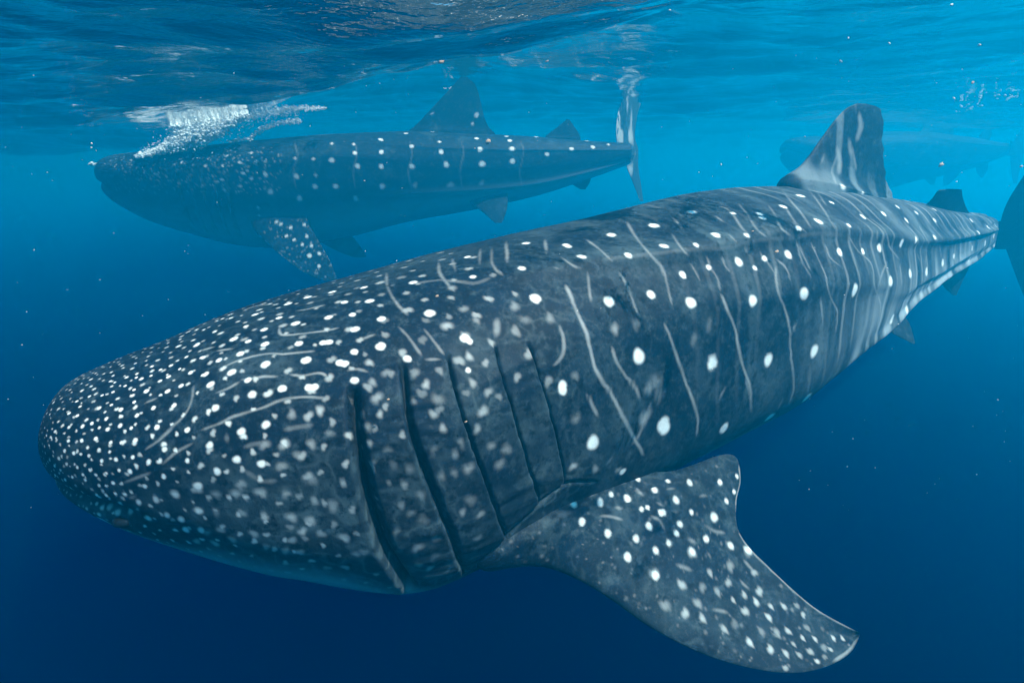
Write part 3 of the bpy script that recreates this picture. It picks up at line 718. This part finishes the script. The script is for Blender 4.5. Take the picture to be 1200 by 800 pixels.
def paint_pectoral(c):
    c.gain = .80
    c.spots(540, 540, .2, [(665,250,5.6),(815,242,5.6),(975,222,5.8),(885,195,4),(1130,170,4.6),(710,355,5.6),(860,425,5.4),(1030,455,4.6),(1110,380,5.4),(985,560,6),(1145,525,4.6),(1140,665,6),(1060,278,3.6),(1090,270,3.2),(1170,305,4.6),(1035,100,4)], 5)
    c.lines(540, 540, .2, [[(690,140),(780,125),(970,125)],[(810,320),(880,325),(950,345)],[(1030,165),(1070,205)],[(740,200),(800,190)],[(900,270),(950,280)]], 1.8, .55)
    c.spots(740, 530, .15, [(45,205,4),(175,290,4.6),(350,375,5.2),(240,470,4.4),(390,555,4.4),(345,625,4.2),(645,510,6),(465,470,3.4),(460,235,4.6),(690,235,4),(595,665,4.6),(770,725,5),(465,770,5.4),(190,765,4.6),(45,670,4.4),
        (290,700,4),(740,380,3.6),(800,310,3),(285,220,3.4),(830,190,3),(905,760,6)], 4.4, .95, .45)
    c.lines(740, 530, .15, [[(520,350),(570,335),(600,345)],[(150,490),(230,540),(260,610)],[(560,560),(650,610),(740,630)],[(270,285),(350,280)],[(190,390),(260,420)],[(440,660),(510,710)],[(300,450),(370,465)],[(20,290),(90,330)]], 1.6, .45)
    c.spots(740, 620, .2333, [(120,105,4),(300,115,5.4),(490,80,4.6),(495,185,5.8),(585,110,5.4),(115,225,6),(255,280,5.6),(435,315,5),(490,265,4.4),(565,330,4),(645,315,4.8),(510,355,3.4),(625,365,4.4),(575,410,4.8),(685,440,4.6),(465,500,4.8),
        (355,445,5),(265,420,5.2),(400,215,4.4),(615,215,4),(590,565,5),(695,600,4.6),(770,620,4.4),(840,630,4),(900,615,4),(970,590,4),(920,550,3.4),(860,545,3.4),(790,510,4.2),(885,495,4.2),(765,385,4),(830,380,3.4),(815,575,3.2),(1015,545,3.2),
        (1060,545,3),(770,695,3.4),(700,385,3.6),(860,430,3.2),(970,640,3),(1000,600,3),(930,660,3)], 4.4, .66, .6)
    c.spots(740, 620, .2333, [(165,380,6),(340,370,5.5),(185,65,4),(350,290,5),(520,470,5),(650,510,5),(730,520,5)], 5, .5, .7)
    c.lines(740, 620, .2333, [[(220,175),(310,205)],[(380,110),(400,145)],[(400,400),(490,415)],[(280,45),(330,70)],[(560,150),(620,215)],[(540,250),(590,300)],[(700,520),(760,550)]], 1.8, .45)
    c.lines(0, 0, 1, [[(866,575),(870,600),(873,621),(886,640),(905,659),(930,684),(958,710),(985,727),(1007,741)],[(1006,745),(996,760),(975,775)],[(868,543),(870,560),(866,585)]], 1.5, .5, .7)
    for px, py, r, a in ((640,600,24,.2),(700,640,22,.18),(760,680,24,.34),(800,700,24,.36),(840,730,22,.3),(740,660,20,.28),(890,740,20,.2),(700,610,20,.12),(960,745,20,.25),(890,650,16,.3),(780,720,18,.3)):
        a *= .6
        q = c.find(px, py)
        if q: c.stamp(q, r * c.depth[q] / FPX, a, .9, 'soft', .3, 200)

main_root, main_canvas = build_main()

# ---- the shark beyond it, its back near the surface, and a third one farther off
T_FAR = (.022, .028, .030, .031, .036, .040, .044, .044, .037, .029, .020, .014)
B_FAR = (.036, .054, .074, .093, .112, .120, .108, .088, .075, .058, .037, .016)
W_FAR = (.036, .055, .068, .076, .080, .080, .075, .064, .050, .034, .022, .014)

def far_shark(nose, tail, label, paint, low=-.25, n_s=420, n_vis=200):
    d = tail - nose; tl = np.linalg.norm(d) / .785
    sh = Shark(tl, nose, math.atan2(d[1], d[0]), math.asin(d[2] / np.linalg.norm(d)), 0, 0, W_FAR, T_FAR, B_FAR, 2.2, 2.2)
    root = empty('whale_shark', nose + d * .4); tag(root, label, 'whale shark', 'whale sharks under the surface')
    S, ph = pix_grid(sh, n_s, n_vis, 60)
    SS, PP, X, Z = body_grid(sh, S, ph)
    V = sh.world(SS * tl, X, Z); ctr = sh.world(SS * tl, X * 0, Z * 0)
    def normals(V):
        N = grid_normals(V); return N if ((V - ctr) * N)[40:-20].sum() > 0 else -N
    N = normals(V)
    side = np.where(np.cos(PP) >= 0, PP, np.where(PP >= 0, np.pi - PP, -np.pi - PP))
    disp = ridges(sh, SS, PP, X, Z, .008); slit = np.zeros_like(SS)
    for k in range(5):
        x = (SS - (.150 + .016 * k) - .012 * np.sin(side)) * tl
        end = smooth(-1.0, -.8, side) * (1 - smooth(.10, .25, side))
        disp += end * np.where(x < 0, .008 * np.exp(np.minimum(x, 0) / .06), -.010 * np.exp(-np.maximum(x, 0) / .05))
        slit = np.maximum(slit, .8 * end * np.exp(-((x - .01) / .012) ** 2))
    zm = -.35 * sh.prof(sh.b, SS)
    mg = np.exp(-((Z - zm) / .035) ** 2) * (1 - smooth(.03, .05, SS)); disp -= .05 * mg; slit = np.maximum(slit, .7 * mg)
    V = V + disp[..., None] * N; V[-1] = V[-1].mean(axis=0); N = normals(V)
    cv = Canvas(V, N); paint(cv, SS, PP)
    pat = mirror_pattern(cv.pattern, ph, cv.facing); soft = mirror_pattern(cv.soft, ph, cv.facing)
    belly = smooth(low - .1, low - .75, side)
    finish_body('body', V, {'pattern': pat, 'mottle': soft, 'belly': belly, 'slit': slit}, SKIN, root)
    return sh, root, cv, V

def local_fin(sh, root, name, s, ph, lead, trail, thick, up=1, tilt=0.0):
    o = sh.at(np.array(s), np.array(ph)); b = sh.up * up
    if tilt: b = b * math.cos(tilt) + sh.left * math.sin(tilt)
    k = sh.tl
    return fin(name, None, o, sh.back, b, [(a * k, c * k) for a, c in lead], [(a * k, c * k) for a, c in trail], thick, root, SKIN, 30, 22, 0, None, .6)

def traced_fin(sh, root, name, o, ea, eb, lead_px, trail_px, thick, deep, paint=None, nv=60, nu=40):
    L, T = plane_coords(lead_px, o, ea, eb), plane_coords(trail_px, o, ea, eb)
    L = [(L[0][0] - .03, min(L[0][1], 0) - deep)] + L; T = [(T[0][0], min(T[0][1], 0) - deep)] + T
    print(name, np.round(L, 2).tolist(), np.round(T, 2).tolist())
    return fin(name, None, o, ea, eb, L, T, thick, root, SKIN, nv, nu, 0, paint, .6)

def build_second():
    def paint(cv, SS, PP):
        cv.spots(400, 0, 1/3, [(228,467),(320,460,2.6),(345,497,1.6),(475,487),(485,525,2.8),(350,533,2.6),(600,522,2.8),(580,480),(590,495),(142,535,2.4),(138,490),(47,537),(45,508,1.6),(245,517),(250,583,2.8),(367,578,3),
            (145,582,2.6),(55,583,2.6),(495,575,3.2),(600,567,2.8),(725,543),(810,523),(883,515),(860,492),(680,478),(940,508,1.6)], 2.2)
        cv.spots(90, 80, .325, [(695,445,3),(805,467,3),(792,392,2.6),(784,327),(678,380,2.4),(587,342),(921,332,2.8),(920,272),(860,424,2.6),(862,385),(851,325),(929,425,2.8),(1010,352),(1002,305),(1100,425,2.8),(1098,303),
            (1097,257),(505,408),(531,438),(524,403),(590,422),(625,402),(598,378),(650,340),(628,305),(540,313),(463,353),(530,352),(655,505),(660,532),(705,543),(1006,470,3),(377,340),(285,377)], 1.7, .8)
        cv.spots(420, 70, .3167, [(88,467,3),(213,460,3),(340,460,3.6),(458,455,3)], 3, .5, .7)
        r = np.random.default_rng(11)
        for _ in range(420):
            cv.spots(0, 0, 1, [(r.uniform(130, 330), r.uniform(172, 226), r.uniform(.6, 1.5))], 1, r.uniform(.15, .55), .7)
        for x in (345, 415, 480, 540, 610):
            cv.lines(0, 0, 1, [[(x, 164), (x + 3, 180), (x - 1, 200), (x + 2, 222)]], .9, .22, .9)
    sh, root, cv, V = far_shark(unproject(121, 205, 6.0), unproject(728, 180, 6.25), 'whale shark swimming beneath white foam, its tall dorsal fin reaching the water surface', paint)
    mid = lambda s, p: sh.at(np.array(s), np.array(p))
    traced_fin(sh, root, 'dorsal_fin', mid(.455, np.pi / 2), sh.back, sh.up, [(474,160),(488,146),(505,128),(520,112),(532,99),(540,90)], [(582,160),(572,148),(566,132),(562,114),(557,100),(547,90)], .08, .15,
               lambda Vf, Nf, at, A, B: stamp_fin(Vf, Nf, at, 400, 0, 1/3, [(475,405,2.4),(460,435,1.6),(322,400,1.4)]))
    traced_fin(sh, root, 'second_dorsal_fin', mid(.67, np.pi / 2), sh.back, sh.up, [(638,162),(652,150),(664,140)], [(680,160),(674,150),(667,140)], .09, .08)
    traced_fin(sh, root, 'anal_fin', mid(.70, -np.pi / 2), sh.back, -sh.up, [(660,212),(670,216),(680,222)], [(693,205),(691,214),(686,222)], .09, .10)
    for sgn in (1, -1):
        o = mid(.545, -.9 if sgn > 0 else -np.pi + .9); eb = sh.left * sgn * .35 - sh.up * .94
        fin('pelvic_fin', None, o, sh.back, eb, [(-.05, -.15), (0, 0), (.16, .14), (.28, .26)], [(.42, -.15), (.44, 0), (.42, .12), (.36, .26)], .08, root, SKIN, 24, 18, 0, None, .4)
    # pectoral fins
    o = V[cv.find(312, 258, 9)]; ea = sh.back
    eb = sh.left * math.cos(1.15) - sh.up * math.sin(1.15)
    L, T = plane_coords([(300,272),(312,284),(335,304),(360,321),(382,329),(394,328)], o, ea, eb), plane_coords([(358,252),(372,280),(386,304),(395,326)], o, ea, eb)
    print('pectoral 2', np.round(L, 2).tolist(), np.round(T, 2).tolist())
    L, T = [(L[0][0] - .10, L[0][1] - .40)] + L, [(T[0][0] + .02, T[0][1] - .40)] + T
    def pp(Vf, Nf, at, A, B):
        c = Canvas(Vf, Nf)
        c.spots(90, 80, .325, [(820,563),(788,617),(812,635),(840,677,2.4),(875,668),(875,713),(770,575),(740,560),(760,600),(835,605),(720,555),(850,640)], 1.8, .9)
        r = np.random.default_rng(4)
        for _ in range(120): c.spots(0, 0, 1, [(r.uniform(310, 395), r.uniform(250, 325), r.uniform(.7, 1.4))], 1, r.uniform(.1, .4), .7)
        at['pattern'][:] = c.pattern
    fin('pectoral_fin', None, o, ea, eb, L, T, .09, root, SKIN, 90, 60, 0, pp, .5)
    refl = lambda v: v - 2 * (v @ sh.left) * sh.left
    fin('pectoral_fin', None, sh.nose + refl(o - sh.nose), refl(ea), refl(eb), L, T, .09, root, SKIN, 30, 22, 0, None, .5)
    # the tail, swung away from the camera
    o = mid(.775, 0.0); o = o - sh.left * ((o - sh.nose) @ sh.left)
    ea = sh.back * math.cos(1.05) - sh.left * math.sin(1.05); eb = sh.up
    def tp(Vf, Nf, at, A, B):
        st = vnoise(np.stack([A * 9, B * 5, A * 0], -1).reshape(-1, 3), 5).reshape(A.shape)
        at['pattern'][:] = np.clip(st - .15, 0, .5); at['mottle'][:] = .4
    up_l, up_t = [(724,180),(722,160),(723,140),(730,116),(746,95)], [(748,178),(744,160),(746,140),(752,118),(758,96)]
    lo_l, lo_t = [(728,176),(734,195),(742,215),(750,236)], [(748,178),(748,195),(751,215),(754,236)]
    traced_fin(sh, root, 'tail_lobe', o, ea, eb, up_l, up_t, .05, .02, tp)
    traced_fin(sh, root, 'tail_lobe', o, ea, -eb, lo_l, lo_t, .05, .02, tp)

def stamp_fin(Vf, Nf, at, x0, y0, k, pts):
    c = Canvas(Vf, Nf); c.spots(x0, y0, k, pts, 2, .9); at['pattern'][:] = c.pattern

def build_third():
    def paint(cv, SS, PP):
        r = np.random.default_rng(21)
        for _ in range(120): cv.spots(0, 0, 1, [(r.uniform(925, 1190), r.uniform(150, 225), r.uniform(.7, 1.4))], 1, r.uniform(.05, .3), .7)
    nose = unproject(921, 174, 10.6); tail = nose + np.array([5.8, 1.6, .05])
    sh, root, cv, V = far_shark(nose, tail, 'hazy whale shark fading into the blue behind the dorsal fin of a nearer shark', paint, -1.3, n_s=260, n_vis=130)  # pale belly left out, so the colour gives a backlit silhouette
    up = np.pi / 2
    local_fin(sh, root, 'dorsal_fin', .44, up, [(-.02, -.02), (.0, .0), (.035, .035), (.065, .07), (.085, .085)], [(.13, -.02), (.125, .005), (.112, .03), (.10, .06), (.098, .085)], .09)
    local_fin(sh, root, 'second_dorsal_fin', .66, up, [(0, -.01), (.01, .01), (.035, .035)], [(.05, -.01), (.055, .01), (.045, .035)], .09)
    local_fin(sh, root, 'anal_fin', .68, -up, [(0, -.015), (.01, .01), (.035, .03)], [(.05, -.015), (.055, .01), (.045, .03)], .09, -1)
    for sgn in (1, -1):
        local_fin(sh, root, 'pectoral_fin', .20, -.6 if sgn > 0 else -np.pi + .6, [(-.03, -.04), (0, .0), (.05, .06), (.11, .12), (.16, .15)], [(.08, -.04), (.11, .01), (.12, .06), (.15, .11), (.175, .15)], .09, -1, -.75 * sgn)
        local_fin(sh, root, 'pelvic_fin', .52, -.9 if sgn > 0 else -np.pi + .9, [(0, -.02), (.01, .02), (.03, .04)], [(.06, -.02), (.06, .01), (.045, .04)], .09, -1, -.4 * sgn)
    local_fin(sh, root, 'tail_lobe', .77, 0.0, [(0, -.02), (.03, .05), (.10, .13), (.16, .19)], [(.07, -.02), (.08, .05), (.13, .13), (.18, .19)], .06)
    local_fin(sh, root, 'tail_lobe', .77, 0.0, [(0, -.02), (.03, .05), (.06, .10)], [(.07, -.02), (.07, .05), (.075, .10)], .06, -1)

build_second()
build_third()

# ------------------------------------------------------------------ foam where the second shark breaks the surface
def ico(sub=1):
    t = (1 + 5 ** .5) / 2
    V = [(-1,t,0),(1,t,0),(-1,-t,0),(1,-t,0),(0,-1,t),(0,1,t),(0,-1,-t),(0,1,-t),(t,0,-1),(t,0,1),(-t,0,-1),(-t,0,1)]
    V = [np.array(v) / np.linalg.norm(v) for v in V]
    F = [(0,11,5),(0,5,1),(0,1,7),(0,7,10),(0,10,11),(1,5,9),(5,11,4),(11,10,2),(10,7,6),(7,1,8),(3,9,4),(3,4,2),(3,2,6),(3,6,8),(3,8,9),(4,9,5),(2,4,11),(6,2,10),(8,6,7),(9,8,1)]
    for _ in range(sub):
        c, G = {}, []
        def m(a, b):
            k = (min(a, b), max(a, b))
            if k not in c: v = V[a] + V[b]; V.append(v / np.linalg.norm(v)); c[k] = len(V) - 1
            return c[k]
        for a, b, d in F:
            x, y, z = m(a, b), m(b, d), m(d, a); G += [(a,x,z),(b,y,x),(d,z,y),(x,y,z)]
        F = G
    return np.array(V), np.array(F)
ICO, BUB = ico(1), ico(0)

def foam(strokes, depth, spread, n_per_px2, rmin, rmax, seed):
    """strokes: lists of (x, y, half width) in photo pixels, laid at the distance of the water they float in"""
    r = np.random.default_rng(seed); Vs, Fs, base = [], [], 0
    for st in strokes:
        P = np.array(st, float)
        for a, b in zip(P[:-1], P[1:]):
            n = int(np.hypot(*(b - a)[:2]) * (a[2] + b[2]) * n_per_px2) + 1
            for _ in range(n):
                t = r.uniform(); q = a + (b - a) * t; w = q[2]
                off = r.normal(0, .5, 2) * w
                c = unproject(q[0] + off[0], q[1] + off[1], depth + r.normal(0, spread))
                rad = rmin + (rmax - rmin) * r.uniform() ** 3
                sc_ = rad * r.uniform(.6, 1.5, 3); sc_[2] *= .7
                Vs.append(BUB[0] * sc_ * (1 + .15 * r.normal(size=(len(BUB[0]), 1))) + c); Fs.append(BUB[1] + base); base += len(BUB[0])
    o = mesh_obj('foam', np.concatenate(Vs), np.concatenate(Fs), FOAM)
    return tag(o, kind='stuff')

foam([[(160,184,2.5),(185,177,3.5),(205,168,7),(222,158,13),(240,153,13),(255,148,9),(275,140,5),(290,134,2)], [(200,148,1.2),(222,145,3)]], 5.55, .07, 9.0, .003, .018, 1)
foam([[(165,182,7),(205,166,14),(240,152,22),(290,136,12),(350,132,8)]], 5.6, .18, .45, .002, .008, 7)
foam([[(268,166,1.6),(292,163,2.6),(305,152,3),(325,145,3),(352,141,3.5)], [(280,140,4),(310,132,5),(345,127,4),(380,127,2)]], 5.8, .10, 1.6, .003, .014, 2)
foam([[(733,103,4),(745,101,7),(757,104,5)], [(767,99,1.2),(800,98,1.5)], [(520,104,1),(530,104,1.2)], [(735,86,2),(752,82,2)]], 6.2, .1, .6, .005, .020, 3)
foam([[(104,192,1.2),(112,192,2.2),(121,193,1.8)]], 5.9, .05, 1.2, .005, .018, 4)
foam([[(1130,112,5),(1160,108,7),(1198,118,8)], [(1120,128,5),(1150,120,6)], [(970,104,1.5),(990,102,2)], [(850,104,1.5),(930,103,2)]], 7.4, .5, .10, .006, .022, 5)

# ------------------------------------------------------------------ flecks drifting in the water
def fleck(px, py, size, kind, depth, label, group, seed):
    r = np.random.default_rng(seed); c = unproject(px, py, depth)
    e = .72 * size * depth / FPX
    Q, _ = np.linalg.qr(r.normal(size=(3, 3)))
    ax = np.array([1.0, r.uniform(.4, .8), r.uniform(.3, .5)]) * e
    V = ICO[0] * (1 + .18 * r.normal(size=(len(ICO[0]), 1))) * ax
    if kind == 'o': Q = np.array([[.93, .1, .2], [.1, -.2, .97], [.30, -.97, -.1]])
    o = mesh_obj('drifting_fleck', V @ Q.T, ICO[1], FLECK_O if kind == 'o' else FLECK_W)
    o.location = tuple(c)
    tag(o, label, 'fleck', group)

for q, (x, y, sz, kd, dp) in enumerate([(517,73,5,'o',2.6),(411,17,3.6,'o',2.2),(427,24,3,'o',2.3),(464,67,3,'o',2.6),(641,13,4.4,'o',2.3),(678,21,3,'o',2.5),(641,72,2.6,'o',3),(572,166,5,'o',3.2),(1103,193,4.2,'o',3.0),(1140,97,2.6,'o',2.8),(1197,195,2.8,'o',2.9)]):
    fleck(x, y, sz, kd, dp, 'small tan fleck drifting in open water away from the nearest shark', 'tan flecks in the water', 100 + q)
for q, (x, y, sz, kd, dp) in enumerate([(440,45,2,'w',2.4),(583,4,2.6,'w',2.2),(515,29,1.6,'w',2.4),(785,12,1.8,'w',2.4),(55,118,2,'w',3),(107,173,1.6,'w',3.5),(845,193,1.8,'w',3),(985,72,3,'w',2.8),(1042,51,2.6,'w',2.7),
        (1115,6,3.4,'w',2.2),(1148,53,2.6,'w',2.4),(1118,115,2,'w',3),(994,45,1.6,'w',2.6),(40,293,1.4,'w',2.4),(1121,213,1.4,'w',3),(819,202,1.4,'w',3.2)]):
    fleck(x, y, sz, kd, dp, 'tiny white fleck drifting in open water', 'white flecks in the water', 200 + q)
for q, (x, y, sz) in enumerate([(910,295,4),(512,347,3),(455,468,2.6),(546,494,2.4),(882,271,2.4)]):
    g = main_canvas.find(x, y); fleck(x, y, sz, 'o', float(main_canvas.depth[g]) - .05, 'small tan fleck close against the flank of the nearest shark', 'tan flecks by the flank', 300 + q)

def motes(n, seed):
    """plankton: faint specks all through the near water"""
    r = np.random.default_rng(seed); V0, F0 = ico(0); Vs, Fs = [], []
    for k in range(n):
        d = r.uniform(1.2, 7.0); c = np.array([r.uniform(-1.3, 1.3) * d, d, 0]); c[2] = r.uniform(-.9, .25) * d * .8
        if c[2] > surface_height(c[0], c[1]) - .05: c[2] = surface_height(c[0], c[1]) - r.uniform(.05, .5)
        Vs.append(V0 * r.uniform(.0006, .0022) * r.uniform(.6, 1.4, 3) * (.6 + .25 * d) + c); Fs.append(F0 + k * len(V0))
    tag(mesh_obj('plankton', np.concatenate(Vs), np.concatenate(Fs), FLECK_W), kind='stuff')
motes(520, 12)
